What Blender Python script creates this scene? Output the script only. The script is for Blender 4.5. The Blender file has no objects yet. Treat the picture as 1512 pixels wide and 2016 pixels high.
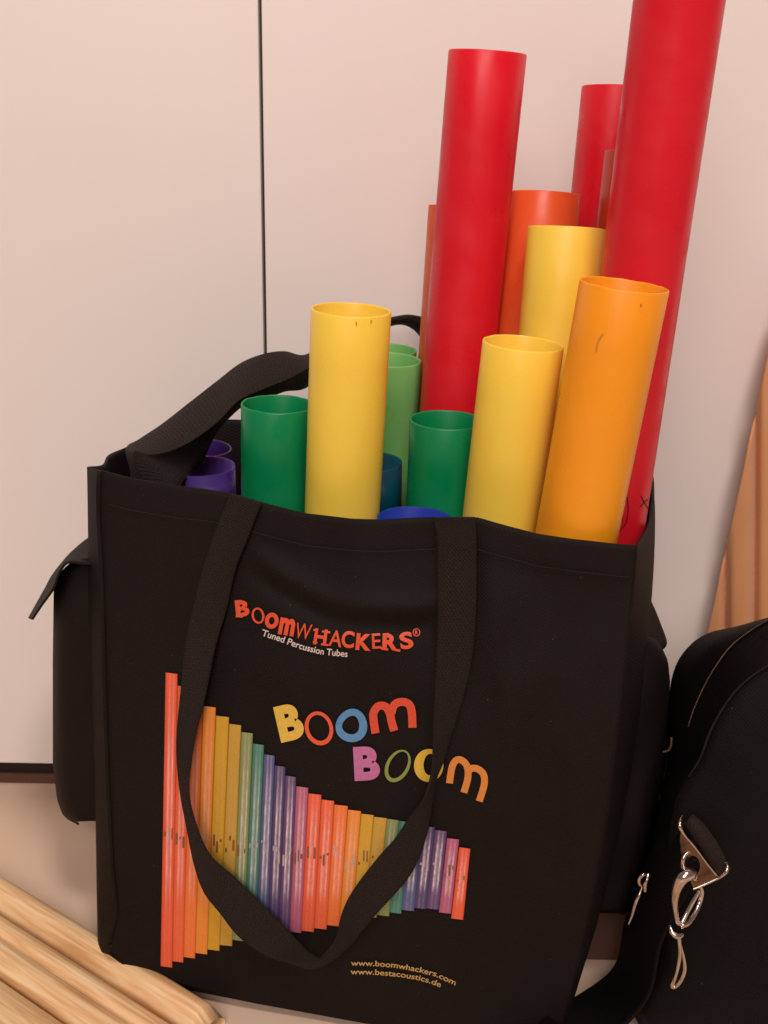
import bpy, bmesh, math, random
from mathutils import Vector, Matrix, noise
random.seed(7)
R = math.radians
scn = bpy.context.scene
col = scn.collection

# ------------------------------------------------------------------ camera, world, lights
FPX, PITCH, ROLL, H = 2000.0, R(17), 0.019, 0.47
fw = Vector((0, math.cos(PITCH), -math.sin(PITCH)))
_U = Vector((0, math.sin(PITCH), math.cos(PITCH))); _R = Vector((1, 0, 0))
cup = _U*math.cos(ROLL) - _R*math.sin(ROLL)
crt = _R*math.cos(ROLL) + _U*math.sin(ROLL)
CAM = Vector((0, 0, H))
cd = bpy.data.cameras.new('camera'); cam = bpy.data.objects.new('camera', cd); col.objects.link(cam)
cam.matrix_world = Matrix(((crt.x, cup.x, -fw.x, 0), (crt.y, cup.y, -fw.y, 0), (crt.z, cup.z, -fw.z, H), (0, 0, 0, 1)))
cd.sensor_fit = 'VERTICAL'; cd.sensor_height = 24; cd.lens = FPX/2016*24
cd.clip_start = 0.01; cd.clip_end = 50
cd.dof.use_dof = True; cd.dof.focus_distance = 0.53; cd.dof.aperture_fstop = 14
scn.camera = cam
w = bpy.data.worlds.new('World'); scn.world = w; w.use_nodes = True
w.node_tree.nodes['Background'].inputs[0].default_value = (1, 0.74, 0.66, 1)
w.node_tree.nodes['Background'].inputs[1].default_value = 0.20
scn.view_settings.view_transform = 'Standard'; scn.view_settings.look = 'None'
scn.view_settings.exposure = 0; scn.view_settings.gamma = 1
def area(name, loc, target, size, power, color):
    l = bpy.data.lights.new(name, 'AREA'); l.shape = 'DISK'; l.size = size; l.energy = power; l.color = color
    o = bpy.data.objects.new(name, l); col.objects.link(o); o.location = loc
    o.rotation_euler = (Vector(target)-Vector(loc)).to_track_quat('-Z', 'Y').to_euler()
area('ceiling_lamp', (0.35, -0.55, 2.3), (0, 0.6, 0.2), 0.40, 23, (1, 0.83, 0.77))
area('fill_lamp', (-0.35, -1.8, 1.7), (0, 0.6, 0.35), 1.4, 39, (1, 0.83, 0.785))  # unseen soft fill, added behind the camera for flatter frontal light

# ------------------------------------------------------------------ helpers
def ray(x, y): return fw + crt*((x-756)/FPX) - cup*((y-1008)/FPX)
def P(x, y, Y):
    d = ray(x, y); return CAM + d*(Y/d.y)
def Zp(x, y, z): return CAM + ray(x, y)*z
def G(x, y, z=0.0):
    d = ray(x, y); return CAM + d*((z-H)/d.z)
def lin(c):
    return tuple(((v/255)/12.92 if v/255 <= .04045 else ((v/255+.055)/1.055)**2.4) for v in c) + (1,)
def empty(name, loc, label, cat, group=None):
    o = bpy.data.objects.new(name, None); col.objects.link(o); o.location = loc; o.empty_display_size = .02
    o['label'] = label; o['category'] = cat
    if group: o['group'] = group
    return o
def obj(name, verts, faces, m, parent=None, uvs=None, smooth=True, loc=None, solid=None, sub=0, bevel=0, label=None):
    base = parent.location.copy() if parent is not None else Vector((0, 0, 0))
    p = parent
    while p is not None and p.parent is not None:
        p = p.parent; base += p.location
    off = base if parent is not None else (Vector(loc) if loc is not None else Vector((0, 0, 0)))
    me = bpy.data.meshes.new(name)
    me.from_pydata([tuple(Vector(v)-off) for v in verts], [], faces); me.update()
    if smooth: me.polygons.foreach_set('use_smooth', [True]*len(me.polygons))
    if uvs is not None:
        ul = me.uv_layers.new(name='UVMap')
        for lp in me.loops: ul.data[lp.index].uv = uvs[lp.vertex_index]
    o = bpy.data.objects.new(name, me); col.objects.link(o)
    if m is not None: me.materials.append(m)
    if parent is not None: o.parent = parent
    elif loc is not None: o.location = loc
    if solid:
        s = o.modifiers.new('s', 'SOLIDIFY'); s.thickness = solid[0]; s.offset = solid[1]
    if bevel:
        b = o.modifiers.new('b', 'BEVEL'); b.width = bevel; b.segments = 3; b.limit_method = 'ANGLE'
    if sub:
        s = o.modifiers.new('u', 'SUBSURF'); s.levels = sub; s.render_levels = sub
    if label: o['label'] = label
    return o
def grid(nu, nv, f, closed=False):
    vs, fs, uv = [], [], []
    for j in range(nv+1):
        for i in range(nu+1 if not closed else nu):
            a = f(i/nu, j/nv)
            if isinstance(a, tuple) and isinstance(a[0], Vector): vs.append(a[0]); uv.append(a[1])
            else: vs.append(a); uv.append((i/nu, j/nv))
    W = nu if closed else nu+1
    for j in range(nv):
        for i in range(nu):
            i2 = (i+1) % nu if closed else i+1
            fs.append((j*W+i, j*W+i2, (j+1)*W+i2, (j+1)*W+i))
    return vs, fs, uv
def catmull(pts, t):
    """pts: list of tuples; t in 0..1"""
    n = len(pts)-1; s = min(max(t, 0), 1)*n; i = min(int(s), n-1); u = s-i
    p0, p1, p2, p3 = pts[max(i-1, 0)], pts[i], pts[i+1], pts[min(i+2, n)]
    return tuple(.5*((2*b)+(-a+c)*u+(2*a-5*b+4*c-d)*u*u+(-a+3*b-3*c+d)*u**3) for a, b, c, d in zip(p0, p1, p2, p3))
def plin(pts, x):
    if x <= pts[0][0]: return pts[0][1]
    for (a, b), (c, d) in zip(pts, pts[1:]):
        if x <= c: return b + (d-b)*(x-a)/(c-a)
    return pts[-1][1]
def sm(x):
    x = min(max(x, 0), 1); return x*x*(3-2*x)
def box(c0, c1):
    x0, y0, z0 = c0; x1, y1, z1 = c1
    v = [(x0,y0,z0),(x1,y0,z0),(x1,y1,z0),(x0,y1,z0),(x0,y0,z1),(x1,y0,z1),(x1,y1,z1),(x0,y1,z1)]
    f = [(0,3,2,1),(4,5,6,7),(0,1,5,4),(1,2,6,5),(2,3,7,6),(3,0,4,7)]
    return v, f
def tube_along(pts, rad, n=12, caps=True, N=40, smoothpath=True):
    """tube through 3D pts with radius list"""
    P3 = [tuple(p)+(r,) for p, r in zip(pts, rad)]
    cs = [catmull(P3, i/N) for i in range(N+1)] if smoothpath else P3
    N = len(cs)-1
    vs, fs = [], []
    up = Vector((0, -1, 0.13))
    for i, c in enumerate(cs):
        a = Vector(cs[max(i-1, 0)][:3]); b = Vector(cs[min(i+1, N)][:3]); t = (b-a).normalized()
        x = t.cross(up)
        if x.length < 1e-4: x = t.cross(Vector((1, 0, 0)))
        x.normalize(); y = x.cross(t)
        for k in range(n):
            an = 2*math.pi*k/n
            vs.append(Vector(c[:3]) + (x*math.cos(an)+y*math.sin(an))*c[3])
    for i in range(N):
        for k in range(n):
            fs.append((i*n+k, i*n+(k+1) % n, (i+1)*n+(k+1) % n, (i+1)*n+k))
    if caps:
        fs.append(tuple(range(n))[::-1]); fs.append(tuple(N*n+k for k in range(n)))
    return vs, fs
def merge(*parts):
    V, F = [], []
    for v, f in parts:
        o = len(V); V += list(v); F += [tuple(i+o for i in q) for q in f]
    return V, F

# ------------------------------------------------------------------ materials
def mat(name, color, rough=.5, metal=0, bump=None, var=None, spec=.5, sss=0, sheen=0, coat=0, coords='Object'):
    m = bpy.data.materials.new(name); m.use_nodes = True
    nt = m.node_tree; b = nt.nodes['Principled BSDF']
    b.inputs['Base Color'].default_value = color if len(color) == 4 else tuple(color)+(1,)
    b.inputs['Roughness'].default_value = rough; b.inputs['Metallic'].default_value = metal
    b.inputs['Specular IOR Level'].default_value = spec
    if sss:
        b.inputs['Subsurface Weight'].default_value = sss; b.inputs['Subsurface Radius'].default_value = (.006, .003, .002)
        b.inputs['Subsurface Scale'].default_value = 1.0
    if sheen: b.inputs['Sheen Weight'].default_value = sheen; b.inputs['Sheen Roughness'].default_value = .6
    if coat: b.inputs['Coat Weight'].default_value = coat; b.inputs['Coat Roughness'].default_value = .2
    tc = nt.nodes.new('ShaderNodeTexCoord')
    if bump:
        n = nt.nodes.new('ShaderNodeTexNoise'); n.inputs['Scale'].default_value = bump[0]; n.inputs['Detail'].default_value = 5
        nt.links.new(tc.outputs[coords], n.inputs['Vector'])
        bp = nt.nodes.new('ShaderNodeBump'); bp.inputs['Strength'].default_value = bump[1]; bp.inputs['Distance'].default_value = bump[2]
        nt.links.new(n.outputs['Fac'], bp.inputs['Height']); nt.links.new(bp.outputs['Normal'], b.inputs['Normal'])
    if var:   # (scale, amount, second colour)
        n = nt.nodes.new('ShaderNodeTexNoise'); n.inputs['Scale'].default_value = var[0]; n.inputs['Detail'].default_value = 6
        nt.links.new(tc.outputs[coords], n.inputs['Vector'])
        mr = nt.nodes.new('ShaderNodeMapRange'); mr.inputs[1].default_value = .35; mr.inputs[2].default_value = .7
        mr.inputs[3].default_value = 0; mr.inputs[4].default_value = var[1]
        nt.links.new(n.outputs['Fac'], mr.inputs[0])
        mx = nt.nodes.new('ShaderNodeMix'); mx.data_type = 'RGBA'
        mx.inputs[6].default_value = b.inputs['Base Color'].default_value; mx.inputs[7].default_value = var[2] if len(var[2]) == 4 else tuple(var[2])+(1,)
        nt.links.new(mr.outputs[0], mx.inputs[0]); nt.links.new(mx.outputs[2], b.inputs['Base Color'])
    return m

def fabric(name, color, scale, strength=.6, dist=.0004, sheen=.25, second=None, uv=True):
    """woven cloth: crossing waves in UV space plus fibre noise"""
    m = bpy.data.materials.new(name); m.use_nodes = True
    nt = m.node_tree; b = nt.nodes['Principled BSDF']; L = nt.links.new
    b.inputs['Roughness'].default_value = .7; b.inputs['Specular IOR Level'].default_value = .19
    b.inputs['Sheen Weight'].default_value = sheen; b.inputs['Sheen Roughness'].default_value = .5
    b.inputs['Sheen Tint'].default_value = (.5, .42, .38, 1)
    tc = nt.nodes.new('ShaderNodeTexCoord'); src = tc.outputs['UV' if uv else 'Object']
    hs = []
    for ang in (R(45), R(-45)):
        mp = nt.nodes.new('ShaderNodeMapping'); mp.inputs['Rotation'].default_value = (0, 0, ang)
        L(src, mp.inputs['Vector'])
        wv = nt.nodes.new('ShaderNodeTexWave'); wv.inputs['Scale'].default_value = scale; wv.inputs['Distortion'].default_value = .6
        wv.inputs['Detail'].default_value = 1
        L(mp.outputs[0], wv.inputs['Vector']); hs.append(wv.outputs['Fac'])
    ad = nt.nodes.new('ShaderNodeMath'); ad.operation = 'MULTIPLY'; L(hs[0], ad.inputs[0]); L(hs[1], ad.inputs[1])
    n = nt.nodes.new('ShaderNodeTexNoise'); n.inputs['Scale'].default_value = 900; L(tc.outputs['Object'], n.inputs['Vector'])
    a2 = nt.nodes.new('ShaderNodeMath'); a2.operation = 'ADD'; L(ad.outputs[0], a2.inputs[0]); L(n.outputs['Fac'], a2.inputs[1])
    bp = nt.nodes.new('ShaderNodeBump'); bp.inputs['Strength'].default_value = strength; bp.inputs['Distance'].default_value = dist
    L(a2.outputs[0], bp.inputs['Height']); L(bp.outputs['Normal'], b.inputs['Normal'])
    n2 = nt.nodes.new('ShaderNodeTexNoise'); n2.inputs['Scale'].default_value = 14; n2.inputs['Detail'].default_value = 8
    L(tc.outputs['Object'], n2.inputs['Vector'])
    mx = nt.nodes.new('ShaderNodeMix'); mx.data_type = 'RGBA'
    mx.inputs[6].default_value = tuple(color)+(1,); mx.inputs[7].default_value = tuple(second or [c*2.0 for c in color])+(1,)
    ml = nt.nodes.new('ShaderNodeMath'); ml.operation = 'MULTIPLY'; L(ad.outputs[0], ml.inputs[0]); L(n2.outputs['Fac'], ml.inputs[1])
    L(ml.outputs[0], mx.inputs[0])
    vo = nt.nodes.new('ShaderNodeTexVoronoi'); vo.inputs['Scale'].default_value = 85; L(tc.outputs['Object'], vo.inputs['Vector'])
    lt = nt.nodes.new('ShaderNodeMath'); lt.operation = 'LESS_THAN'; lt.inputs[1].default_value = .032; L(vo.outputs['Distance'], lt.inputs[0])
    m4 = nt.nodes.new('ShaderNodeMix'); m4.data_type = 'RGBA'; L(lt.outputs[0], m4.inputs[0]); L(mx.outputs[2], m4.inputs[6]); m4.inputs[7].default_value = (.05, .04, .034, 1)
    L(m4.outputs[2], b.inputs['Base Color'])
    return m

M_bag = fabric('black_bag_cloth', (.0066, .0040, .0033), 120, .45, .0004, .0)
M_strap = fabric('black_webbing', (.0150, .0105, .0090), 170, 1.0, .0009, .05)
M_case = fabric('black_case_cloth', (.0018, .0011, .0012), 230, .5, .0003, .0)
M_hem = mat('hem_thread', (.02, .015, .013), .9)
M_white = mat('white_laminate', lin((232, 228, 222)), .40, bump=(120, .05, .0004), var=(1.5, .35, lin((226, 220, 214))), spec=.35)
M_dark = mat('dark_void', (.012, .007, .005), .7)
M_plinth = mat('brown_plinth', (.10, .045, .03), .6, bump=(200, .2, .0005))
M_floor = mat('floor_vinyl', lin((222, 198, 174)), .42, bump=(260, .12, .0004), var=(9, .5, lin((214, 188, 162))))
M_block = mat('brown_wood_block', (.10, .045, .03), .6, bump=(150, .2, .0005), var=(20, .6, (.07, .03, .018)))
M_plate = mat('aged_metal', (.20, .125, .08), .35, metal=1, var=(90, .6, (.10, .06, .04)))
M_cloth = mat('tan_cloth', lin((208, 150, 98)), .85, bump=(700, .3, .0004), var=(12, .5, lin((194, 132, 82))), sheen=.2)
M_metal = mat('nickel_metal', (.62, .55, .49), .2, metal=1, bump=(300, .1, .0003), var=(60, .6, (.35, .26, .19)))
M_black = mat('pen_ink', (.012, .008, .008), .6)
M_grey_mark = mat('grey_scuff', lin((196, 146, 40)), .6)

def rough_var(m, scale, a, b_):
    nt = m.node_tree; n = nt.nodes.new('ShaderNodeTexNoise'); n.inputs['Scale'].default_value = scale; n.inputs['Detail'].default_value = 8; n.inputs['Distortion'].default_value = 1.2
    tc = nt.nodes.new('ShaderNodeTexCoord'); nt.links.new(tc.outputs['Object'], n.inputs['Vector'])
    mr = nt.nodes.new('ShaderNodeMapRange'); mr.inputs[1].default_value = .35; mr.inputs[2].default_value = .65; mr.inputs[3].default_value = a; mr.inputs[4].default_value = b_
    nt.links.new(n.outputs['Fac'], mr.inputs[0]); nt.links.new(mr.outputs[0], nt.nodes['Principled BSDF'].inputs['Roughness'])
    return m
rough_var(M_white, 6, .3, .48); rough_var(M_floor, 20, .35, .55)
def plastic(name, c, c2):
    m = rough_var(mat(name, lin(c), .36, bump=(90, .06, .0006), var=(22, .5, lin(c2)), spec=.42, sss=.28), 30, .26, .5)
    return m
M_tube = {
 'yellow': plastic('yellow_plastic', (249, 214, 82), (246, 204, 68)),
 'amber': plastic('amber_plastic', (250, 160, 28), (246, 150, 24)),
 'red': plastic('red_plastic', (222, 26, 44), (214, 22, 38)),
 'orange': plastic('orange_plastic', (230, 96, 46), (224, 88, 40)),
 'shaded_orange': plastic('shaded_orange_plastic', (196, 66, 44), (186, 58, 38)),  # orange plastic with the shade between the red tubes put into its colour
 'light_green': plastic('light_green_plastic', (124, 200, 116), (116, 192, 108)),
 'green': plastic('green_plastic', (0, 134, 80), (0, 124, 72)),
 'teal': plastic('teal_plastic', (0, 70, 90), (0, 62, 80)),
 'blue': plastic('blue_plastic', (24, 50, 160), (20, 44, 150)),
 'purple': plastic('purple_plastic', (58, 34, 114), (52, 28, 104)),
 'pink': plastic('pink_plastic', (190, 40, 110), (180, 34, 100)),
}
def wood():
    m = bpy.data.materials.new('pine_wood'); m.use_nodes = True
    nt = m.node_tree; b = nt.nodes['Principled BSDF']; L = nt.links.new
    b.inputs['Roughness'].default_value = .5
    tc = nt.nodes.new('ShaderNodeTexCoord')
    mp = nt.nodes.new('ShaderNodeMapping'); mp.inputs['Scale'].default_value = (5, 130, 130); L(tc.outputs['UV'], mp.inputs['Vector'])
    n = nt.nodes.new('ShaderNodeTexNoise'); n.inputs['Scale'].default_value = 3.0; n.inputs['Detail'].default_value = 6; n.inputs['Distortion'].default_value = .5
    L(mp.outputs[0], n.inputs['Vector'])
    r = nt.nodes.new('ShaderNodeValToRGB'); e = r.color_ramp.elements
    e[0].position = .3; e[0].color = lin((208, 162, 108)); e[1].position = .65; e[1].color = lin((244, 218, 172))
    k = r.color_ramp.elements.new(.48); k.color = lin((232, 194, 142))
    L(n.outputs['Fac'], r.inputs[0]); L(r.outputs[0], b.inputs['Base Color'])
    bp = nt.nodes.new('ShaderNodeBump'); bp.inputs['Strength'].default_value = .2; bp.inputs['Distance'].default_value = .0004
    L(n.outputs['Fac'], bp.inputs['Height']); L(bp.outputs['Normal'], b.inputs['Normal'])
    return m
M_wood = wood()
def printed():
    """screen-printed photo of tubes: flat ink colour per bar with the printed shine lines"""
    m = bpy.data.materials.new('printed_ink_bars'); m.use_nodes = True
    nt = m.node_tree; b = nt.nodes['Principled BSDF']; L = nt.links.new
    b.inputs['Roughness'].default_value = .6
    at = nt.nodes.new('ShaderNodeAttribute'); at.attribute_name = 'Col'
    tc = nt.nodes.new('ShaderNodeTexCoord'); sp = nt.nodes.new('ShaderNodeSeparateXYZ'); L(tc.outputs['UV'], sp.inputs[0])
    fr = nt.nodes.new('ShaderNodeMath'); fr.operation = 'FRACT'; L(sp.outputs[0], fr.inputs[0])
    rp = nt.nodes.new('ShaderNodeValToRGB'); cr = rp.color_ramp
    cr.elements[0].position = 0; cr.elements[0].color = (0, 0, 0, 1); cr.elements[1].position = 1; cr.elements[1].color = (0, 0, 0, 1)
    for pos, v in ((.24, 0), (.36, 1), (.48, .35), (.60, .2), (.70, 1), (.82, 0)):
        e = cr.elements.new(pos); e.color = (v, v, v, 1)
    L(fr.outputs[0], rp.inputs[0])
    # strength along the bar, and per bar
    mul = nt.nodes.new('ShaderNodeMath'); mul.operation = 'MULTIPLY'; L(rp.outputs[0], mul.inputs[0]); L(at.outputs['Alpha'], mul.inputs[1])
    nz = nt.nodes.new('ShaderNodeTexNoise'); nz.inputs['Scale'].default_value = 6; L(tc.outputs['UV'], nz.inputs['Vector'])
    m2 = nt.nodes.new('ShaderNodeMath'); m2.operation = 'MULTIPLY'; L(mul.outputs[0], m2.inputs[0]); L(nz.outputs['Fac'], m2.inputs[1])
    mx = nt.nodes.new('ShaderNodeMix'); mx.data_type = 'RGBA'; L(m2.outputs[0], mx.inputs[0]); L(at.outputs['Color'], mx.inputs[6])
    mx.inputs[7].default_value = (.95, .84, .84, 1)
    # dark edge between bars
    r2 = nt.nodes.new('ShaderNodeValToRGB'); c2 = r2.color_ramp
    c2.elements[0].position = 0; c2.elements[0].color = (.55, .5, .5, 1); c2.elements[1].position = .1; c2.elements[1].color = (1, 1, 1, 1)
    e = c2.elements.new(.9); e.color = (1, 1, 1, 1); e = c2.elements.new(1); e.color = (.6, .55, .55, 1)
    L(fr.outputs[0], r2.inputs[0])
    m3 = nt.nodes.new('ShaderNodeMix'); m3.data_type = 'RGBA'; m3.blend_type = 'MULTIPLY'; m3.inputs[0].default_value = 1
    L(mx.outputs[2], m3.inputs[6]); L(r2.outputs[0], m3.inputs[7])
    # worn ink
    n3 = nt.nodes.new('ShaderNodeTexNoise'); n3.inputs['Scale'].default_value = 900; L(tc.outputs['Object'], n3.inputs['Vector'])
    mr = nt.nodes.new('ShaderNodeMapRange'); mr.inputs[1].default_value = .25; mr.inputs[2].default_value = .5; mr.inputs[3].default_value = .88; mr.inputs[4].default_value = 1
    L(n3.outputs['Fac'], mr.inputs[0])
    hs = nt.nodes.new('ShaderNodeHueSaturation'); L(mr.outputs[0], hs.inputs['Value']); L(m3.outputs[2], hs.inputs['Color'])
    L(hs.outputs[0], b.inputs['Base Color'])
    return m
M_bars = printed()
def ink(name, c): return mat(name, lin(c), .6, bump=(1500, .25, .0002), var=(700, .35, tuple(v*.55 for v in lin(c)[:3])))

# ------------------------------------------------------------------ setting
v, f = box((-1.6, -0.6, -0.02), (1.6, 1.3, 0)); fl = obj('floor', v, f, M_floor, smooth=False); fl['kind'] = 'structure'

YD = 0.725
sx = -0.0868
cab = empty('cabinet', (sx, YD, 0), 'tall white cabinet with two smooth doors and a dark gap between them, behind the tubes', 'cabinet')
v, f = box((-1.3, YD, .030), (sx-.0011, YD+.018, 1.5)); obj('door', v, f, M_white, cab, smooth=False, bevel=.0008)
v, f = box((sx+.0011, YD, .030), (1.3, YD+.018, 1.5)); obj('door', v, f, M_white, cab, smooth=False, bevel=.0008)
v, f = box((-1.3, YD+.0215, .0), (1.3, YD+.4, 1.5)); obj('carcass', v, f, M_dark, cab, smooth=False)
v, f = box((-1.3, YD+.0185, .0), (1.3, YD+.0208, .009)); obj('plinth', v, f, M_plinth, cab, smooth=False)

# draped cloth at the right
def clothf(u, v):
    y = 560 + v*1130
    xl = plin([(560, 1550), (700, 1512), (850, 1480), (1235, 1395), (1700, 1300)], y)
    x = xl + u*(1800-xl)
    Y = .698 - .008*math.cos(x/34+v*1.2) + .03*u
    Y += .012*math.exp(-((x-(1490-8*v))/9)**2) + .010*math.exp(-((x-(1432-4*v))/7)**2)*sm((y-1000)/150)
    p = P(x, y, Y); p.z = max(p.z, .002)
    return p
v, f, uv = grid(120, 60, clothf)
ct = obj('draped_cloth', v, f, M_cloth, None, uv, loc=P(1600, 1400, .66), solid=(.0015, 0))
ct['label'] = 'tan orange cloth hanging in vertical folds at the right edge behind the black case'; ct['category'] = 'cloth'

# brown block between the bags
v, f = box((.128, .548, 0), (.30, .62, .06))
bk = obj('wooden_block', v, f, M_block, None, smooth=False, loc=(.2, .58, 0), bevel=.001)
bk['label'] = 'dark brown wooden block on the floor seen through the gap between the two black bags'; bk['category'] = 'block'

# ------------------------------------------------------------------ wooden slats
DIR = Vector((.168, -.115, 0)).normalized(); NR = Vector((-DIR.y, DIR.x, 0))   # NR points away from camera
NR = NR if NR.y > 0 else -NR
def slat(name, origin, back, front, width, prof, label, dir_=DIR, nr=NR):
    """origin: point on floor on the far edge; prof: list of (t across 0=far..1=near, height)"""
    N = 60; vs, fs, uv = [], [], []
    K = len(prof)
    for i in range(N+1):
        s = back + (front-back)*i/N
        end = min(1, (front-s)/.012); k = math.sqrt(max(0, 1-(1-max(end, 0))**2)) if end < 1 else 1
        k = max(k, .05)
        for (t, h) in prof:
            p = origin + dir_*s - nr*(width*t)
            wob = noise.noise(Vector((s*6, t*2, 3)))*.0006
            vs.append(Vector((p.x, p.y, max(0.0005, h*(.55+.45*k)+wob)))); uv.append((s, t*width))
    for i in range(N):
        for k in range(K):
            k2 = (k+1) % K
            fs.append((i*K+k, (i+1)*K+k, (i+1)*K+k2, i*K+k2))
    fs.append(tuple(range(K))[::-1]); fs.append(tuple(N*K+k for k in range(K)))
    o = obj(name, vs, fs, M_wood, None, uv, loc=origin)
    o['label'] = label; o['category'] = 'timber strip'; o['group'] = 'timber strips on the floor'
    return o
half = [(0, .001)]+[(.5-.5*math.cos(a), .004+.013*math.sin(a)) for a in [math.pi*k/14 for k in range(15)]]+[(1, .001)]
mould = [(0, .001), (0, .009), (.05, .012), (.18, .0145), (.32, .0145), (.38, .0125), (.41, .0095), (.44, .010), (.5, .0135), (.65, .0155), (.8, .0145), (.92, .011), (1, .007), (1, .001)]
flat = [(0, .001), (0, .010), (.06, .013), (.3, .0145), (.6, .015), (.9, .0135), (1, .009), (1, .001)]
A = G(0, 1718, .012); A = Vector((A.x, A.y, 0))
slat('timber_strip', A, -.25, (G(440, 1992, .01)-G(0, 1718, .012)).length, .0215, half, 'rounded pine strip with a blunt end, the one closest to the black tote bag')
B = G(0, 1797, .012); B = Vector((B.x, B.y, 0))
slat('timber_strip', B, -.25, .5, .0325, mould, 'grooved pine strip between the rounded strip and the front corner strip')
Cc = G(0, 1925, .012); Cc = Vector((Cc.x, Cc.y, 0))
slat('timber_strip', Cc, -.25, .5, .045, flat, 'plain pine strip in the bottom left corner, closest to the viewer')

# ------------------------------------------------------------------ the tote bag
TOP = [(200, 927), (260, 943), (343, 957), (400, 963), (455, 972), (515, 990), (600, 1012), (690, 1022), (750, 1024), (850, 1019), (940, 1020),
       (1000, 1037), (1055, 1052), (1130, 1063), (1220, 1073), (1255, 1075)]
BOT = [(215, 1880), (281, 1930), (380, 1952), (497, 1976), (687, 2011), (900, 2047), (1090, 2080)]
LEFT = [(925, 200), (1002, 199), (1165, 207), (1408, 213), (1571, 219), (1700, 226), (1797, 236), (1880, 215)]
RIGHT = [(1075, 1255), (1160, 1247), (1300, 1230), (1600, 1195), (1750, 1168), (1895, 1137), (2000, 1110), (2080, 1092)]
def gauss(d, s): return math.exp(-(d/s)**2)
CRE = [(480, 1085), (540, 1120), (600, 1155), (650, 1180), (720, 1192), (800, 1196), (870, 1190)]
def Yf(x, y):
    u = (x-200)/1055; v = (y-1000)/1000
    top = .528+(.460-.528)*u; bot = .518+(.458-.518)*u
    Y = top+(bot-top)*v
    su = math.sin(math.pi*min(max(u, 0), 1)); sv = math.sin(math.pi*min(max(v, 0), 1))
    Y -= su*(.010+.006*sv)-.006*su*max(0, v-.6)/.4
    Y += .0060*noise.noise(Vector((x/230, y/330, 1)))*min(1, sv*3+.2) + .0021*noise.noise(Vector((x/85, y/130, 5)))*min(1, sv*4+.2)
    # sagging fold below the hem, between the handles
    d = y-plin(CRE, x)
    e = sm((x-470)/80)*sm((900-x)/80)
    Y -= .0042*e*gauss(d, 22); Y += .0030*e*gauss(d-38, 22)
    # soft vertical waves
    Y += .0013*math.sin(x/62+.4*math.sin(y/200))*(1-min(max(v, 0), 1))*.8
    # diagonal crease on the right, lower left pucker
    Y -= .0016*gauss((x-1000-(y-1400)*.12), 34)
    Y += .004*gauss(x-245, 26)*gauss(y-1790, 80)
    # hem step
    t = y-plin(TOP, x)
    Y -= .0008*(1-sm((t-68)/8))
    Y += .0005*gauss(t-68, 4)
    return Y
def F(x, y, off=0.0): return P(x, y, Yf(x, y)-off)

tote = empty('tote_bag', (-.03, .58, .02), 'large black fabric tote bag with rainbow tube print, full of coloured tubes', 'bag')
def leftx(y): return plin(LEFT, y)
def rightx(y): return plin(RIGHT, y)
NR_ = 90; NC = 120
rim_side = []   # (top point, bottom point, bulge)
TRp, TLp = F(1255, 1075), F(200, 927)
def front_pt(u, v):
    x0 = 200+1055*u; xb = 215+875*u
    yt = plin(TOP, x0); yb = plin(BOT, xb); y = yt+(yb-yt)*v
    xl, xr = leftx(y), rightx(y)
    x = xl+(xr-xl)*u
    return F(x, y), (x/2000, y/2000)
right_top = [P(1270, 1050, .505), P(1283, 1015, .56), Vector((.168, .615, .303)), Vector((.165, .648, .307))]
right_bot = [Vector((.112, .48, .018)), Vector((.122, .53, .018)), Vector((.140, .595, .018)), Vector((.146, .615, .018))]
back_top = [Vector((.08, .675, .314)), Vector((0, .687, .317)), Vector((-.06, .694, .32)), P(441, 825, .70)]
back_bot = [Vector((.08, .635, .018)), Vector((0, .65, .018)), Vector((-.06, .662, .018)), Vector((-.125, .675, .018))]
left_top = [P(330, 848, .70), P(250, 880, .665), P(212, 896, .63), P(200, 915, .595), P(171, 919, .565), P(176, 922, .55)]
left_bot = [Vector((-.150, .685, .018)), Vector((-.172, .665, .018)), Vector((-.180, .63, .018)), Vector((-.183, .60, .018)), P(200, 1838, .556), P(194, 1868, .535)]
tops = [TRp]+right_top+back_top+left_top+[TLp]
bots = [front_pt(1, 1)[0]]+right_bot+back_bot+left_bot+[front_pt(0, 1)[0]]
vs, uv, fs = [], [], []
NS = 110
cols = []
for i in range(NC+1): cols.append(('f', i/NC))
for i in range(1, NS): cols.append(('s', i/NS))
W = len(cols)
for j in range(NR_+1):
    vv = j/NR_
    for kind, t in cols:
        if kind == 'f':
            p, q = front_pt(t, vv); vs.append(p); uv.append(q)
        else:
            a = Vector(catmull([tuple(q) for q in tops], t)); b = Vector(catmull([tuple(q) for q in bots], t))
            p = a.lerp(b, vv)
            # follow the silhouettes at both ends
            if t < .22:
                e, _ = front_pt(1, vv); e0 = TRp.lerp(bots[0], vv); p += (e-e0)*(1-sm(t/.22))
            if t > .93:
                e, _ = front_pt(0, vv); e0 = TLp.lerp(bots[-1], vv); p += (e-e0)*sm((t-.93)/.07)
            bl = math.sin(math.pi*min(t/.34, 1))*math.sin(math.pi*min(vv*1.0, 1))**.7*.013 if t < .34 else 0
            p = p+Vector((bl, -bl*.15, 0))
            n = noise.noise(Vector((p.x*14, p.y*14, p.z*9)))*.003*math.sin(math.pi*t)
            p = p+Vector((n, n, 0)); vs.append(p); uv.append((t*.5, vv*.5))
for j in range(NR_):
    for i in range(W):
        i2 = (i+1) % W
        fs.append((j*W+i, (j+1)*W+i, (j+1)*W+i2, j*W+i2))
cc = sum((vs[NR_*W+i] for i in range(W)), Vector())/W
vs.append(cc); uv.append((0, 0))
for i in range(W): fs.append((NR_*W+i, len(vs)-1, NR_*W+(i+1) % W))
body = obj('fabric_shell', vs, fs, M_bag, tote, uv)
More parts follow.
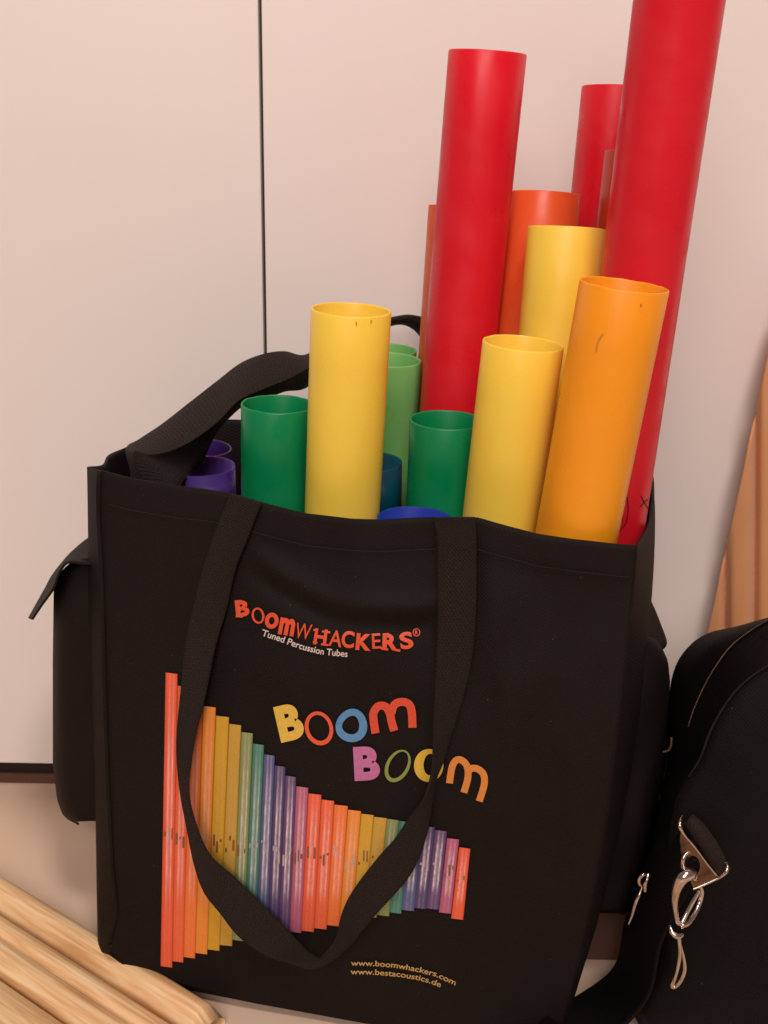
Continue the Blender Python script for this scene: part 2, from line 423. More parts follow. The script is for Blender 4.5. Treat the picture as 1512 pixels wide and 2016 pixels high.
# edge piping down the left front seam
sol = body.modifiers.new('s', 'SOLIDIFY'); sol.thickness = .0014; sol.offset = -1 
# hem binding along the rim
rimpts = [front_pt(i/60, 0)[0] for i in range(61)]
st, sf = [], []
for i in range(230):   # stitches below the hem
    x = 215+1025*i/230; y = plin(TOP, x)+62
    a = F(x, y, .0007); b = F(x+2.9, y+.3, .0007)
    q = tube_along([a, b], [.00022, .00022], 5, True, 1, False); o = len(st); st += q[0]; sf += [tuple(k+o for k in g) for g in q[1]]
obj('hem_stitching', st, sf, M_hem, tote)
pp = [P(leftx(y)-5 if y > 940 else 196, y, Yf(leftx(y), y)+.001) for y in range(927, 1880, 30)]
v, f = tube_along(pp, [.0016]*len(pp), 8, True, 90); obj('seam_piping', v, f, M_bag, tote)

def ribbon(name, rows, m, parent, N=140, thick=.0013, cross=10, width=.03, lin_=False):
    """rows: list of tuples of (x,y,Y) points across the band"""
    K = len(rows[0]); flat_ = [sum([tuple(p) for p in r], ()) for r in rows]
    def fn(u, v):
        c = catmull(flat_, v); pts = [c[3*k:3*k+3] for k in range(K)]
        if lin_:
            k = 0 if u < .5 else 1; t_ = u*2-k; q = tuple(a+(b-a)*t_ for a, b in zip(pts[k], pts[k+1]))
            q = (q[0], q[1], q[2]-.0015*math.sin(math.pi*t_))
        else: q = catmull(pts, u)
        return P(*q), (u*width, v*len(rows)*.02)
    v, f, uv = grid(cross, N, fn)
    o = obj(name, v, f, m, parent, uv, solid=(thick, 0))
    if lin_:
        mid = {j*(cross+1)+cross//2 for j in range(N+1)}
        for e in o.data.edges:
            if e.vertices[0] in mid and e.vertices[1] in mid: e.use_edge_sharp = True
    return o

fh = [((455,972),(515,990)),((425,1045),(488,1060)),((400,1120),(464,1120)),((380,1200),(447,1195)),((366,1270),(425,1270)),((356,1370),(402,1380)),
((350,1440),(386,1440)),((350,1500),(376,1495)),((356,1560),(371,1560)),((368,1625),(385,1622)),((383,1700),(413,1684)),((402,1755),(465,1731)),
((434,1797),(521,1787)),((470,1842),(567,1833)),((522,1880),(600,1868)),((572,1896),(620,1881)),((612,1907),(632,1885)),((650,1893),(648,1869)),
((687,1862),(664,1843)),((712,1833),(674,1796)),((743,1796),(697,1750)),((794,1740),(743,1690)),((820,1700),(778,1650)),((838,1650),(806,1608)),
((848,1595),(833,1575)),((857,1537),(847,1537)),((871,1500),(852,1500)),((890,1440),(853,1440)),((912,1370),(856,1370)),((930,1290),(860,1290)),
((937,1200),(863,1200)),((938,1120),(862,1120)),((938,1060),(861,1055)),((935,1018),(850,1018))]
rows = []
for i, (a, b) in enumerate(fh):
    k = i/(len(fh)-1); lift = .0022+.007*math.sin(math.pi*k)
    nar = math.dist(a, b); tw = max(0, (68-nar)/68)*.014
    sgn = 1
    ya = Yf(*a)-lift; yb = Yf(*b)-lift-tw
    mid = ((a[0]+b[0])/2, (a[1]+b[1])/2, (ya+yb)/2-.0008)
    rows.append(((a[0], a[1], ya), mid, (b[0], b[1], yb)))
ribbon('front_handle', rows, M_strap, tote, 260)
bh = [((262,1010,.565),(300,1020,.553),(345,1010,.545)),
((258,930,.566),(285,950,.552),(350,985,.545)),
((250,884,.57),(264,893,.553),(356,954,.552)),
((275,866,.578),(292,896,.556),(376,932,.558)),
((320,836,.585),(332,889,.560),(400,903,.568)),
((375,793,.592),(378,867,.566),(421,858,.576)),
((430,750,.60),(428,830,.572),(444,828,.588)),
((475,716,.605),(470,788,.578),(486,792,.592)),
((520,698,.612),(516,766,.588),(530,780,.604)),
((560,693,.62),(560,748,.60),(562,769,.62)),
((600,700,.635),(600,728,.618),(602,762,.64)),
((650,672,.655),(650,695,.64),(650,720,.66)),
((710,640,.672),(710,655,.665),(710,672,.68)),
((775,625,.685),(775,631,.683),(775,639,.69)),
((815,622,.69),(815,634,.69),(815,648,.695)),
((860,640,.69),(855,660,.69),(845,690,.695)),
((920,700,.69),(900,720,.69),(875,745,.695)),
((960,800,.685),(930,805,.687),(900,810,.69)),
((970,900,.682),(935,900,.684),(900,900,.686))]
bh = [(a, (b[0], b[1], b[2]-.004), (c[0], c[1], c[2]+(.012 if 2 < i < 11 else 0))) for i, (a, b, c) in enumerate(bh)]
ribbon('back_handle', bh, M_strap, tote, 200, lin_=True)

# side pockets and flaps
def pocket(outline, xin, y0, y1, Yn, Yfar, name='side_pocket'):
    """outline(y): outer silhouette px; xin(y): px where it meets the bag"""
    rr = .12
    def fn(u, v):
        y = y0+(y1-y0)*v; xo, xi = outline(y), xin(y)
        ve = min(v/.03, (1-v)/.05, 1); ve = math.sqrt(max(0, 1-(1-ve)**2))
        # u: 0 = seam near side, .45 = near corner, .55..1 = away along the outer face
        if u < .6:
            t = u/.6; a = t*math.pi/2
            x = xi+(xo-xi)*(math.sin(a)**.8 if True else t); Y = Yn+(1-math.cos(a))**2.2*.035
        else:
            t = (u-.6)/.4; x = xo+(xi-xo)*.10*t*t; Y = Yn+.035+(Yfar-Yn-.035)*t
        x = xi+(x-xi)*(.82+.18*ve)
        Y += .003*noise.noise(Vector((x/60, y/120, 9)))
        p = P(x, y, Y)
        # keep far side at the same height as the near side
        q = P(x, y, Yn+.012); p.z = q.z+(p.z-q.z)*1.05
        return p, (u*.2, v*.3)
    v, f, uv = grid(34, 60, fn)
    return obj(name, v, f, M_bag, tote, uv, solid=(.0015, 0))
LO = [(1098, 150), (1125, 122), (1160, 108), (1300, 106), (1500, 106), (1570, 114), (1600, 124), (1612, 132), (1625, 150)]
pk = pocket(lambda y: plin(LO, y), lambda y: 205, 1100, 1616, .556, .655)
RO = [(1250, 1285), (1272, 1300), (1300, 1313), (1340, 1317), (1500, 1310), (1700, 1270), (1797, 1243)]
RI = [(1250, 1195), (1797, 1140)]
pk = pocket(lambda y: plin(RO, y), lambda y: plin(RI, y), 1250, 1797, .512, .60)
ribbon('pocket_flap', [((205,1110,.548),(200,1085,.60),(190,1050,.645)),((165,1110,.545),(164,1090,.60),(165,1067,.645)),((134,1108,.545),(133,1101,.60),(134,1095,.645)),
 ((117,1128,.545),(110,1130,.6),(105,1131,.645)),((106,1158,.545),(97,1158,.6),(90,1158,.645)),((82,1192,.546),(76,1192,.6),(72,1190,.645)),((64,1219,.547),(60,1219,.6),(57,1217,.645))], M_bag, tote, 50)
ribbon('pocket_flap', [((1225,1180,.512),(1262,1150,.56)),((1245,1215,.510),(1283,1190,.56)),((1255,1262,.508),(1298,1226,.56)),((1250,1300,.507),(1311,1263,.558)),
 ((1238,1318,.506),(1306,1276,.556))], M_bag, tote, 40)
zl = tube_along([P(1322, 1452, .50), P(1321, 1468, .499), P(1315, 1478, .499), P(1305, 1480, .50)], [.0006]*4, 6, True, 12)
obj('zip_cord', *zl, M_block, tote)

# ------------------------------------------------------------------ prints on the bag front
OFF = .0010
dg = bpy.context.evaluated_depsgraph_get
def glyph(ch, bold=0.0, shear=0.0):
    cu = bpy.data.curves.new('t', 'FONT'); cu.body = ch; cu.offset = bold; cu.resolution_u = 6; cu.shear = shear
    o = bpy.data.objects.new('t', cu); col.objects.link(o)
    bpy.context.view_layer.update()
    me = bpy.data.meshes.new_from_object(o.evaluated_get(dg()))
    vs = [v.co.copy() for v in me.vertices]; fs = [tuple(p.vertices) for p in me.polygons]
    bpy.data.objects.remove(o); bpy.data.curves.remove(cu); bpy.data.meshes.remove(me)
    return vs, fs
def place_glyph(ch, cx, cy, w, h, rot=0, bold=.02, shear=0):
    vs, fs = glyph(ch, bold, shear)
    x0 = min(v.x for v in vs); x1 = max(v.x for v in vs); y0 = min(v.y for v in vs); y1 = max(v.y for v in vs)
    a = R(rot); out = []
    for v in vs:
        x = ((v.x-x0)/(x1-x0)-.5)*w; y = -((v.y-y0)/(y1-y0)-.5)*h
        out.append(F(cx+x*math.cos(a)-y*math.sin(a), cy+x*math.sin(a)+y*math.cos(a), OFF))
    return out, fs
def ring(cx, cy, w, h, rot, w2, h2, dx=0, dy=0, rot2=None, n=48, egg=0):
    a = R(rot); a2 = R(rot if rot2 is None else rot2); vs, fs = [], []
    for k in range(n):
        t = 2*math.pi*k/n
        for (ww, hh, aa, ox, oy, eg) in ((w, h, a, 0, 0, egg*.5), (w2, h2, a2, dx, dy, egg)):
            x = ww/2*math.cos(t)*(1+eg*math.sin(t)); y = hh/2*math.sin(t)
            vs.append(F(cx+ox+x*math.cos(aa)-y*math.sin(aa), cy+oy+x*math.sin(aa)+y*math.cos(aa), OFF))
    for k in range(n):
        k2 = (k+1) % n; fs.append((2*k, 2*k2, 2*k2+1, 2*k+1))
    return vs, fs
def stroke(pts, wd, extra=0.0, N=24):
    vs, fs = [], []
    cs = [catmull(pts, i/N) for i in range(N+1)]
    for i, c in enumerate(cs):
        a, b = cs[max(i-1, 0)], cs[min(i+1, N)]; L = math.hypot(b[0]-a[0], b[1]-a[1]) or 1
        nx, ny = -(b[1]-a[1])/L, (b[0]-a[0])/L
        for s in (-.5, 0, .5): vs.append(F(c[0]+nx*wd*s, c[1]+ny*wd*s, OFF+extra))
    for i in range(N):
        for k in (0, 1): fs.append((3*i+k, 3*i+k+1, 3*(i+1)+k+1, 3*(i+1)+k))
    return vs, fs
def z4(l): return [(520+x/3.287, 1350+y/3.287) for x, y in l]
def pr(name, parts, m): return obj(name, *merge(*parts), m, tote, smooth=False)

pr('printed_letter', [place_glyph('B', 570, 1422, 50, 72, -13, .055)], ink('ink_yellow', (226, 190, 78)))
pr('printed_letter', [ring(628, 1434, 55, 68, -18, 40, 52, 0, -1)], ink('ink_coral', (226, 92, 56)))
pr('printed_letter', [ring(692.5, 1428, 62, 66, 12, 33, 37, -1, -1, 20, egg=.22)], ink('ink_blue', (88, 144, 190)))
pr('printed_letter', [stroke(z4([(721,308),(710,235),(708,175),(740,132),(785,135),(812,175),(824,230),(842,292)]), 16),
   stroke(z4([(822,180),(842,125),(885,105),(935,118),(955,170),(960,272)]), 16, .00015)], ink('ink_vermilion', (218, 78, 48)))
pr('printed_letter', [place_glyph('B', 722, 1503, 51, 67, -3, .055)], ink('ink_pink', (190, 110, 160)))
pr('printed_letter', [ring(783, 1508, 46, 68, 28, 33, 57, 1, -2)], ink('ink_olive', (134, 150, 70)))
pr('printed_letter', [ring(844, 1507, 58, 65, 4, 24, 42, 2, -2)], ink('ink_gold', (222, 184, 62)))
pr('printed_letter', [stroke(z4([(1200,632),(1207,575),(1222,510),(1252,478),(1290,490),(1316,530),(1318,600),(1292,692)]), 13.5),
   stroke(z4([(1312,560),(1345,535),(1385,540),(1420,575),(1424,640),(1392,748)]), 13.5, .00015)], ink('ink_orange', (218, 138, 60)))
brand = []
for ch, cx, cy, ww, hh, rt, bd, sh in [('B',477,1198,27,32,-6,.05,0),('M',0,0,0,0,0,0,0),('W',598,1243,31,31,8,.0,.1),
    ('H',631,1254,25,32,8,.03,0),('A',661,1257,26,32,8,.012,0),('C',685,1259,25,34,4,.03,0),('K',716,1264,30,33,5,.045,0),('E',741,1262,17,30,-3,.01,0),
    ('R',768,1264,30,32,2,.045,0),('S',800,1261,26,34,-8,.035,0)]:
    if ww: brand.append(place_glyph(ch, cx, cy, ww, hh, rt, bd, sh))
brand.append(place_glyph('m', 565, 1234, 31, 34, 10, .05))
brand.append(ring(508, 1212, 25, 32, -12, 16, 25)); brand.append(ring(535, 1222, 27, 32, 8, 11, 15))
def bar2(x0, y0, x1, y1, wd, e=.00012): return stroke([(x0, y0), (x1, y1)], wd, e, 2)
brand += [bar2(462, 1184, 476, 1183, 4), bar2(464, 1213, 478, 1214, 4), bar2(617, 1240, 625, 1241, 3.5), bar2(616, 1264, 625, 1265, 3.5),
          bar2(634, 1243, 650, 1245, 4), bar2(632, 1268, 646, 1270, 4), bar2(750, 1276, 764, 1279, 4.5), bar2(754, 1249, 766, 1248, 4), bar2(776, 1279, 788, 1281, 4.5)]
brand += [ring(820, 1245, 15, 16, 0, 11.5, 12.5), place_glyph('R', 820, 1245, 6, 8, 0, .03)]
pr('printed_lettering', brand, ink('ink_red_orange', (222, 84, 46)))
def path_text(s, base, height, bold, name, m):
    vs, fs = glyph(s, bold); 
    x0 = min(v.x for v in vs); x1 = max(v.x for v in vs); hcap = .72
    out = []
    for v in vs:
        t = (v.x-x0)/(x1-x0); x = base[0][0]+(base[-1][0]-base[0][0])*t
        y = plin(base, x); dy = (plin(base, x+4)-plin(base, x-4))/8
        L = math.hypot(1, dy); n = v.y/hcap*height
        out.append(F(x+n*dy/L, y-n/L, OFF))
    return obj(name, out, fs, m, tote, smooth=False)
path_text('Tuned Percussion Tubes', [(515,1251),(530,1256),(551,1263),(592,1278),(630,1288),(684,1293.5)], 13, .016, 'printed_lettering', ink('ink_white', (214, 200, 192)))
M_web = ink('ink_cream', (206, 172, 104))
path_text('www.boomwhackers.com', [(691,1901),(740,1902),(776,1905),(821,1913),(856,1922),(896,1940)], 11, .014, 'printed_lettering', M_web)
path_text('www.bestacoustics.de', [(690,1918),(740,1919),(785,1923),(821,1929),(847,1936),(867,1944)], 11, .014, 'printed_lettering', M_web)

XT = [326,349,374,400,425,451,475,498,520,541,562,583,607,633,658,685,711,736,762,785,806,826,846,866,886,906,926]
XT = XT[:25]+[903, 926][1:] if False else [326,349.5,374,400,425,451,475,498,520,541,562,583,607,633,658,685,711,736,762,785,808,832,856,880,904,926]
XB = [316,339,361,384,408,432,457,480,503,526,548,570,593,618,643,668,693,717,741,766,790,815,839,864,888,912]
YT = [1324,1350,1372,1390,1409,1425,1441,1464,1485,1507,1527,1548,1562,1574,1584,1594,1602,1608,1612,1616,1620,1626,1634,1650,1668]
YB = [1902,1892,1884,1876,1869,1860,1850,1846,1842,1839,1836,1834,1832,1827,1821,1815,1808,1804,1801,1796,1791,1787,1788,1796,1808]
RB = [(228,92,54),(230,98,54),(234,118,50),(230,140,46),(208,160,42),(196,156,58),(130,146,84),(62,130,112),(78,90,136),(74,62,110),(92,66,112),(176,90,122)]
vs, fs, uv, cl = [], [], [], []
NV = 24
for k in range(25):
    c = lin(RB[k % 12]); gloss = (.8, .75, .6, .55, .1, .1, 1, 1, 1.3, 1.3, 1.4, 1)[k % 12]
    for j in range(NV+1):
        v_ = j/NV
        g = gloss*(.25+.75*sm(v_*3))*(1-.85*sm((v_-.66)*6))
        for i in range(3):
            u = i/2; xt = XT[k]+(XT[k+1]-XT[k])*u; xb = XB[k]+(XB[k+1]-XB[k])*u
            yt = YT[k]+3*u; yb = YB[k]+3*u; x = xt+(xb-xt)*v_; y = yt+(yb-yt)*v_
            vs.append(F(x, y, OFF)); uv.append((k*1.0+min(max(u, .001), .999), v_*3)); cl.append((c[0], c[1], c[2], g))
    o = k*(NV+1)*3
    for j in range(NV):
        for i in (0, 1):
            a = o+j*3+i; fs.append((a, a+1, a+4, a+3))
bars = obj('printed_tubes', vs, fs, M_bars, tote, uv, smooth=False)
ca = bars.data.color_attributes.new('Col', 'FLOAT_COLOR', 'POINT')
for i, c in enumerate(cl): ca.data[i].color = c
# label marks on the printed tubes
lv = []; lw = []
random.seed(3)
for k in range(25):
    fr = .55
    for q in range(3):
        xt = XT[k]+(XT[k+1]-XT[k])*(.2+.28*q+random.uniform(-.06, .06)); xb = XB[k]+(XB[k+1]-XB[k])*(.2+.28*q)
        yy = 1640+plin([(316, 0), (560, 40), (760, 55), (912, 90)], xb)+random.uniform(-16, 16)
        tt = (yy-YT[k])/(YB[k]-YT[k]); x = xt+(xb-xt)*tt; hh = random.choice((5, 9, 22)); ww = random.choice((2.5, 4, 4))
        (lw if (k % 12 in (7, 8, 9, 10, 2, 3) or q == 1 and k % 3 == 0) else lv).append(stroke([(x, yy-hh/2), (x-.5, yy+hh/2)], ww, .0002, 3))
bmj = bmesh.new(); bmj.from_mesh(bars.data)
for parts_, m_ in ((lv, ink('ink_mark_dark', (140, 84, 58))), (lw, ink('ink_mark_pale', (190, 170, 168)))):
    V_, F_ = merge(*parts_); n0 = len(bmj.faces)
    bvs = [bmj.verts.new(Vector(q)-tote.location) for q in V_]
    bars.data.materials.append(m_); mi = len(bars.data.materials)-1
    for q in F_:
        fc = bmj.faces.new([bvs[k] for k in q]); fc.material_index = mi
bmj.to_mesh(bars.data); bmj.free()

# ------------------------------------------------------------------ tubes standing in the bag
RAD = .0205
def tube(top, low, colr, label, ztop_extra=0, k_=.0001, name='percussion_tube', rag=0):
    (x0, y0), (x1, zr) = top, low
    z0 = zr-k_*(900-y0)*(zr/.55)
    a = Zp(x0, y0, z0); b = Zp(x1, 900, zr); d = (a-b).normalized()
    if ztop_extra: a = a+d*ztop_extra
    s = (a.z-.03)/d.z; base = a-d*s; Lg = s
    x = d.cross(Vector((0, 1, 0))).normalized(); y = x.cross(d)
    n = 72; vs, fs = [], []
    th = .0012
    prof = [(RAD-th, 0), (RAD, 0)]+[(RAD, Lg*k/14) for k in range(1, 14)]+[(RAD, Lg-.0006), (RAD-.0003, Lg), (RAD-th+.0003, Lg), (RAD-th, Lg-.0006)]+[(RAD-th, Lg*k/14) for k in range(13, 0, -1)]
    for (r, h) in prof:
        for k in range(n):
            an = 2*math.pi*k/n
            hh = h
            if h > Lg-.001: hh += rag*(noise.noise(Vector((math.cos(an)*4, math.sin(an)*4, x0)))+.5*noise.noise(Vector((math.cos(an)*14, math.sin(an)*14, x0))))
            rr = r*(1+.006*noise.noise(Vector((math.cos(an)*.8, math.sin(an)*.8, x0*.1+h*6))))
            vs.append(base+d*hh+(x*math.cos(an)+y*math.sin(an))*rr)
    K = len(prof)
    for j in range(K):
        for k in range(n):
            j2 = (j+1) % K; k2 = (k+1) % n
            fs.append((j*n+k, j*n+k2, j2*n+k2, j2*n+k))
    o = obj(name, vs, fs, M_tube[colr], None, loc=base)
    o['label'] = label; o['category'] = 'tube'; o['group'] = 'plastic percussion tubes standing in the tote bag'
    return o, base, d
def slope(x, y, s): return x+s*(900-y)
T = []
T.append(tube((691.5, 609), (678.5, .545), 'yellow', 'bright yellow tube nearest the left front handle, upright in front of the black carrying loop', rag=.0002))
T.append(tube((1030, 675), (1001, .535), 'yellow', 'short yellow tube touching the left side of the amber tube at the front', rag=.0002))
T.append(tube((1229, 560), (1164, .500), 'amber', 'amber orange tube with a small grey scuff, at the front right of the bag', rag=.0004))
big = tube((1337, 0), (1214, .553), 'red', 'tallest red tube at the right, running out of the top of the picture', ztop_extra=.06)
T.append(tube((960, 103), (886, .61), 'red', 'tall red tube in the middle of the bag, left of the two other red tubes', k_=.00009))
T.append(tube((1215, 172), (1135, .665), 'red', 'red tube half hidden behind the tallest red tube', k_=.00008))
T.append(tube((1072, 381), (1024, .605), 'orange', 'orange tube between the middle red tube and the back yellow tube', k_=.00006))
T.append(tube((1115, 449), (1075, .565), 'yellow', 'yellow tube in the back row, behind and above the two front ones on the right', k_=.00006))
T.append(tube((910, 407), (873, .655), 'orange', 'orange tube almost hidden at the left edge of the middle red tube', k_=.00007))
T.append(tube((1266, 299), (1194, .605), 'shaded_orange', 'sliver of a dull brick red tube wedged between two red tubes at the right', k_=.00008))
T.append(tube((763, 707), (753, .63), 'light_green', 'front one of the two light green tubes right of the upright yellow tube'))
T.append(tube((757, 688), (750, .672), 'light_green', 'back one of the two light green tubes, only its rim showing'))
T.append(tube((880, 826), (876, .566), 'green', 'dark green tube in the middle, in front of the tall red tube'))
T.append(tube((722, 911), (722, .588), 'teal', 'dark teal tube deep in the bag between yellow and green tubes'))
T.append(tube((818, 1024), (825, .527), 'blue', 'blue tube, only its rim above the front edge of the bag beside the right strap'))
T.append(tube((548, 795), (547, .57), 'green', 'dark green tube at the left under the black carrying loop', rag=.0004))
T.append(tube((394, 919), (393, .60), 'purple', 'front one of the two purple tubes at the left of the bag'))
T.append(tube((392, 881), (392, .645), 'purple', 'back one of the two purple tubes at the left of the bag'))
T.append(tube((542, 950), (542, .615), 'pink', 'pink tube, only a speck of it showing between the purple and green tubes'))
# pen drawing on the tallest red tube, scuff on the amber tube
def on_tube(tb, x, y, off=.0002):
    o, base, d = tb; r = ray(x, y); w0 = CAM-base
    A_ = r-d*r.dot(d); B_ = w0-d*w0.dot(d); a = A_.dot(A_); b = 2*A_.dot(B_); c = B_.dot(B_)-(RAD+off)**2
    t = (-b-math.sqrt(max(b*b-4*a*c, 0)))/(2*a); return CAM+r*t
def mark(tb, lines, wd, m, name):
    parts = [tube_along([on_tube(tb, *p) for p in l], [wd]*len(l), 6, True, 24) for l in lines]
    return obj(name, *merge(*parts), m, tb[0])
mark(big, [[(1217, 985), (1231, 972), (1237, 1000), (1232, 1030), (1218, 1045)], [(1262, 976), (1268, 988), (1275, 1000)], [(1275, 983), (1266, 992), (1260, 998)], [(1222, 1012), (1226, 1020), (1223, 1026)]], .00028, M_black, 'pen_mark')
mark(T[2], [[(1187, 657), (1180, 668), (1176, 680), (1174, 691)], [(1262, 598), (1262.5, 603)]], .0004, M_grey_mark, 'scuff_mark')
mark(T[0], [[(701, 634), (702, 640)], [(731, 630), (730, 636)]], .00028, M_grey_mark, 'scuff_mark')

# ------------------------------------------------------------------ black padded case at the right
case = empty('padded_case', (.26, .50, 0), 'black padded carrying case with zips and a metal strap hook, right of the tote bag', 'case')
ROWS = [((1230,1890,.545),(1330,2120,.478),(1620,2260,.455)),
((1228,1885,.545),(1245,1990,.478),(1290,2035,.458)),
((1238,1850,.55),(1265,1880,.49),(1302,1880,.462)),
((1266,1700,.55),(1287,1710,.49),(1312,1710,.458)),
((1296,1580,.55),(1312,1590,.49),(1330,1580,.456)),
((1316,1480,.55),(1345,1500,.488),(1377,1495,.455)),
((1317,1400,.55),(1356,1430,.486),(1398,1440,.455)),
((1323,1335,.55),(1380,1366,.484),(1424,1393,.455)),
((1345,1285,.55),(1414,1306,.482),(1455,1353,.455)),
((1388,1248,.55),(1452,1262,.482),(1500,1318,.455)),
((1450,1232,.55),(1520,1218,.482),(1570,1285,.455)),
((1530,1212,.55),(1600,1192,.482),(1650,1262,.455)),
((1680,1190,.55),(1750,1165,.482),(1790,1240,.455))]
def case_row(t):
    c = catmull([sum(r, ()) for r in ROWS], t); return [c[0:3], c[3:6], c[6:9]]
ctr = (1760, 1900, .42)
def casef(u, v):
    o1, o2, o3 = case_row(v)
    def L3(a, b, t): return tuple(a[i]+(b[i]-a[i])*t for i in range(3))
    if u < .15:
        t = u/.15; p = P(o1[0], o1[1], o1[2]+.10*(1-t)); p.z -= .04*(1-t)
        return p, (u, v)
    if u < .45:
        t = (u-.15)/.3; q = L3(o1, o2, t)
        q = (q[0], q[1], q[2]-.012*math.sin(math.pi*t)); p = P(*q)
    elif u < .65:
        t = (u-.45)/.2; q = L3(o2, o3, t); q = (q[0], q[1], q[2]+.002*math.sin(math.pi*t)); p = P(*q)
    else:
        t = (u-.65)/.35; q = L3(o3, ctr, t); q = (q[0], q[1], q[2]-.006*math.sin(math.pi*min(t*2, 1))); p = P(*q)
    p = p+Vector((0, .003*noise.noise(p*18), 0)); p.z = max(p.z, .001)
    return p, (p.x, p.z)
v, f, uv = grid(60, 110, casef)
obj('case_body', v, f, M_case, case, uv)
def zipper(idx, a, b, n, sc=1):
    parts = []
    for i in range(n):
        t = a+(b-a)*i/n; q = case_row(t)[idx]; q2 = case_row(t+.002)[idx]
        p = P(q[0], q[1], q[2]-.0035); d = (P(*q2)-P(*q)).normalized(); s = d.cross(Vector((0, 1, 0))).normalized()*.0013*sc
        parts.append(tube_along([p-s, p+s], [.00035*sc, .00035*sc], 5, True, 1, False))
    return merge(*parts)
def tape(idx, a, b):
    pts = [P(*(case_row(a+(b-a)*i/30)[idx][:2]), case_row(a+(b-a)*i/30)[idx][2]-.0015) for i in range(31)]
    return tube_along(pts, [.0007]*31, 8, True, 60)
z1 = obj('zipper', *tape(1, .5, .97), M_case, case); obj('zip_teeth', *zipper(1, .5, .97, 150, .55), M_plate, z1)
z2 = obj('zipper', *tape(2, .38, .97), M_case, case); obj('zip_teeth', *zipper(2, .38, .97, 150, .4), M_hem, z2)

ribbon('shoulder_strap', [((1335,1610,.462),(1360,1640,.446),(1392,1680,.438)),((1290,1660,.475),(1325,1700,.45),(1365,1740,.44)),
 ((1236,1796,.498),(1268,1815,.468),(1305,1850,.448)),((1209,1905,.515),(1240,1930,.478),(1275,1965,.452)),((1116,1975,.485),(1150,2010,.468),(1190,2060,.448)),
 ((1050,2020,.452),(1090,2070,.445),(1130,2120,.435)),((960,2090,.43),(1000,2140,.425),(1040,2190,.415))], M_case, case, 90)
# strap hook
def zA(x, y, Y=.43): return P(1150+x/4.177, 1550+y/4.177, Y)
hook = empty('strap_hook', (0, 0, 0), '', ''); 
for k in ('label', 'category'): del hook[k]
hook.parent = case; hook.location = Vector((0, 0, 0))
bpy.data.objects.remove(hook)
YK = .425
# plate with a hole
out = [(790,350),(815,372),(900,475),(1000,610),(1090,730),(1090,760),(1000,800),(905,838),(880,790),(845,690),(805,590),(785,450)]
hole = [(890+62*math.cos(a), 630+85*math.sin(a)) for a in [math.pi*2*k/12-2.4 for k in range(12)]]
def resample(poly, n, cx=905, cy=650):
    r = []
    for k in range(n):
        a = 2*math.pi*k/n; best = None
        dx, dy = math.cos(a), math.sin(a)
        for (p, q) in zip(poly, poly[1:]+poly[:1]):
            ex, ey = q[0]-p[0], q[1]-p[1]; den = dx*ey-dy*ex
            if abs(den) < 1e-6: continue
            t = ((p[0]-cx)*ey-(p[1]-cy)*ex)/den; s = ((p[0]-cx)*dy-(p[1]-cy)*dx)/den
            if t > 0 and -1e-6 <= s <= 1+1e-6 and (best is None or t < best): best = t
        r.append((cx+dx*best, cy+dy*best))
    return r
ro = resample(out, 48); vs = []; fs = []
for k in range(48):
    a = 2*math.pi*k/48
    vs.append(zA(*ro[k], YK)); hx, hy = 892+58*math.cos(a), 640+85*math.sin(a)
    if math.hypot(hx-905, hy-650) > math.hypot(ro[k][0]-905, ro[k][1]-650)*.85:
        s = .8; hx, hy = 905+(ro[k][0]-905)*s, 650+(ro[k][1]-650)*s
    vs.append(zA(hx, hy, YK))
for k in range(48):
    k2 = (k+1) % 48; fs.append((2*k, 2*k2, 2*k2+1, 2*k+1))
obj('strap_hook_plate', vs, fs, M_plate, case, solid=(.0012, 0), smooth=False)
def mtube(name, pts, rad, m=M_metal): return obj(name, *tube_along([zA(*p) for p in pts], [r*1.2/4.177*.43/2000 for r in rad], 12, True, 48), m, case)
mtube('strap_hook_wire', [(812,238,.427),(788,280,.423),(792,335,.421),(830,400,.421),(900,480,.421),(1000,615,.421),(1092,728,.421)], [12,15,15,10,9,9,8])
mtube('strap_hook_wire', [(1150,612,.427),(1175,640,.423),(1168,690,.421),(1120,735,.421),(1050,770,.421),(960,812,.421),(895,836,.421)], [18,19,17,13,11,11,9])
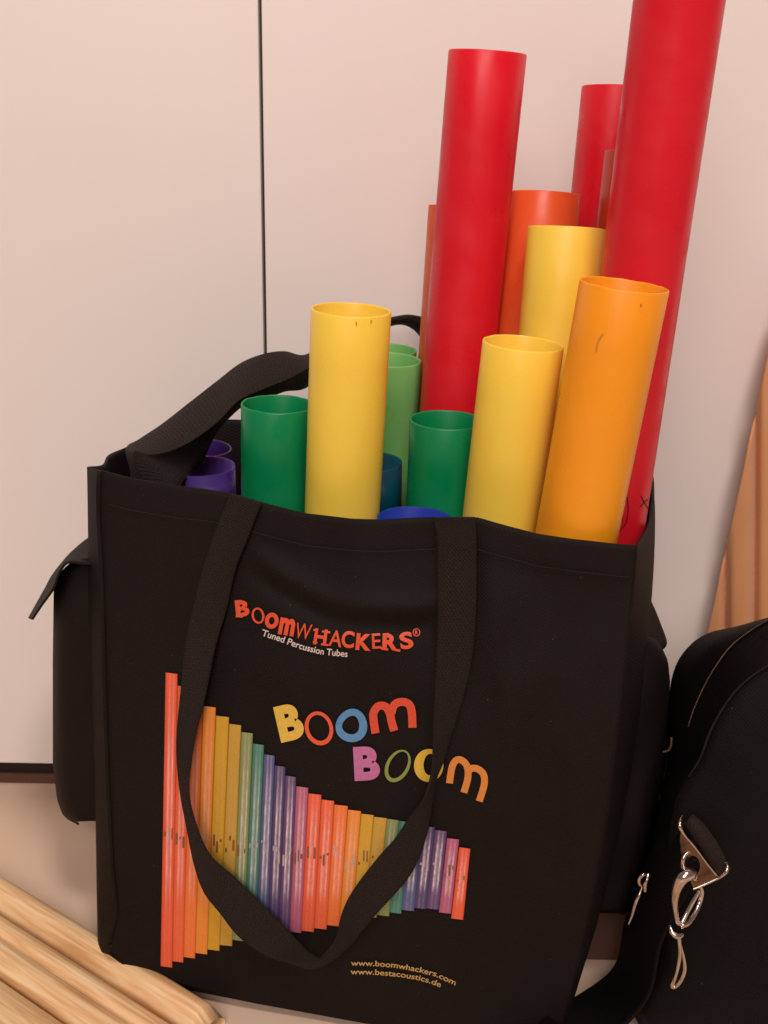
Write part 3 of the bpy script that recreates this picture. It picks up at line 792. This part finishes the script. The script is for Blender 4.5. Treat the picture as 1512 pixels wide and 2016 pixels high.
mtube('strap_hook_wire', [(868,530,.421),(830,555,.420),(812,600,.419),(815,650,.419),(835,690,.418)], [14,15,16,17,20])
mtube('strap_hook_body', [(925,770,.424),(880,715,.418),(820,730,.416),(775,800,.416),(752,880,.416),(745,960,.417),(755,1050,.419),(775,1125,.421)], [20,48,52,42,32,26,20,18])
mtube('strap_hook_body', [(940,790,.43),(968,850,.432),(950,940,.432),(905,1040,.428),(850,1110,.424),(795,1135,.421)], [14,20,22,26,30,28])
mtube('strap_hook_gate', [(945,850,.426),(900,930,.425),(850,1020,.424),(805,1110,.422)], [16,17,18,20])
mtube('strap_hook_swivel', [(708,1135,.423),(722,1190,.421),(765,1222,.420),(805,1210,.421),(815,1190,.423)], [10,22,26,20,10])
mtube('strap_hook_loop', [(778,1225,.421),(786,1300,.420),(785,1390,.420),(768,1490,.421),(742,1580,.423),(722,1632,.423),(750,1636,.423),(795,1585,.423),(826,1500,.422),(818,1410,.422),(800,1330,.422),(785,1262,.421)], [18,16,15,15,16,18,18,18,18,16,13,12])
q = tube_along([zA(860,260,.428), zA(930,340,.426), zA(1020,470,.426), zA(1095,610,.428), zA(1120,690,.43)], [.0030,.0040,.0042,.0042,.0030], 14, True, 40)
obj('strap_webbing', *q, M_strap, case)
mtube('zip_puller', [(535,712,.44),(490,715,.436),(455,750,.436),(455,795,.436),(480,820,.437)], [10,14,14,14,10])
mtube('zip_puller', [(528,715,.438),(515,760,.436),(500,800,.436),(500,850,.437)], [16,12,18,16])
mtube('zip_puller', [(475,825,.436),(450,890,.434),(420,960,.434),(395,1050,.436),(365,1125,.438)], [8,12,14,11,7])

if False:
    import itertools
    for o, base, d in T+[big]:
        mn = 9
        for k in range(1, 60):
            c = base+d*(k*.01); v_ = c-CAM; z = v_.dot(fw); x = 756+FPX*v_.dot(crt)/z; y = 1008-FPX*v_.dot(cup)/z
            if 1000 < y < 1980 and 200 < x < 1250: mn = min(mn, c.y-RAD-Yf(x, y))
        print('CHK', o.name, o['label'][:30], round(mn*1000, 1), [round(q, 3) for q in base])
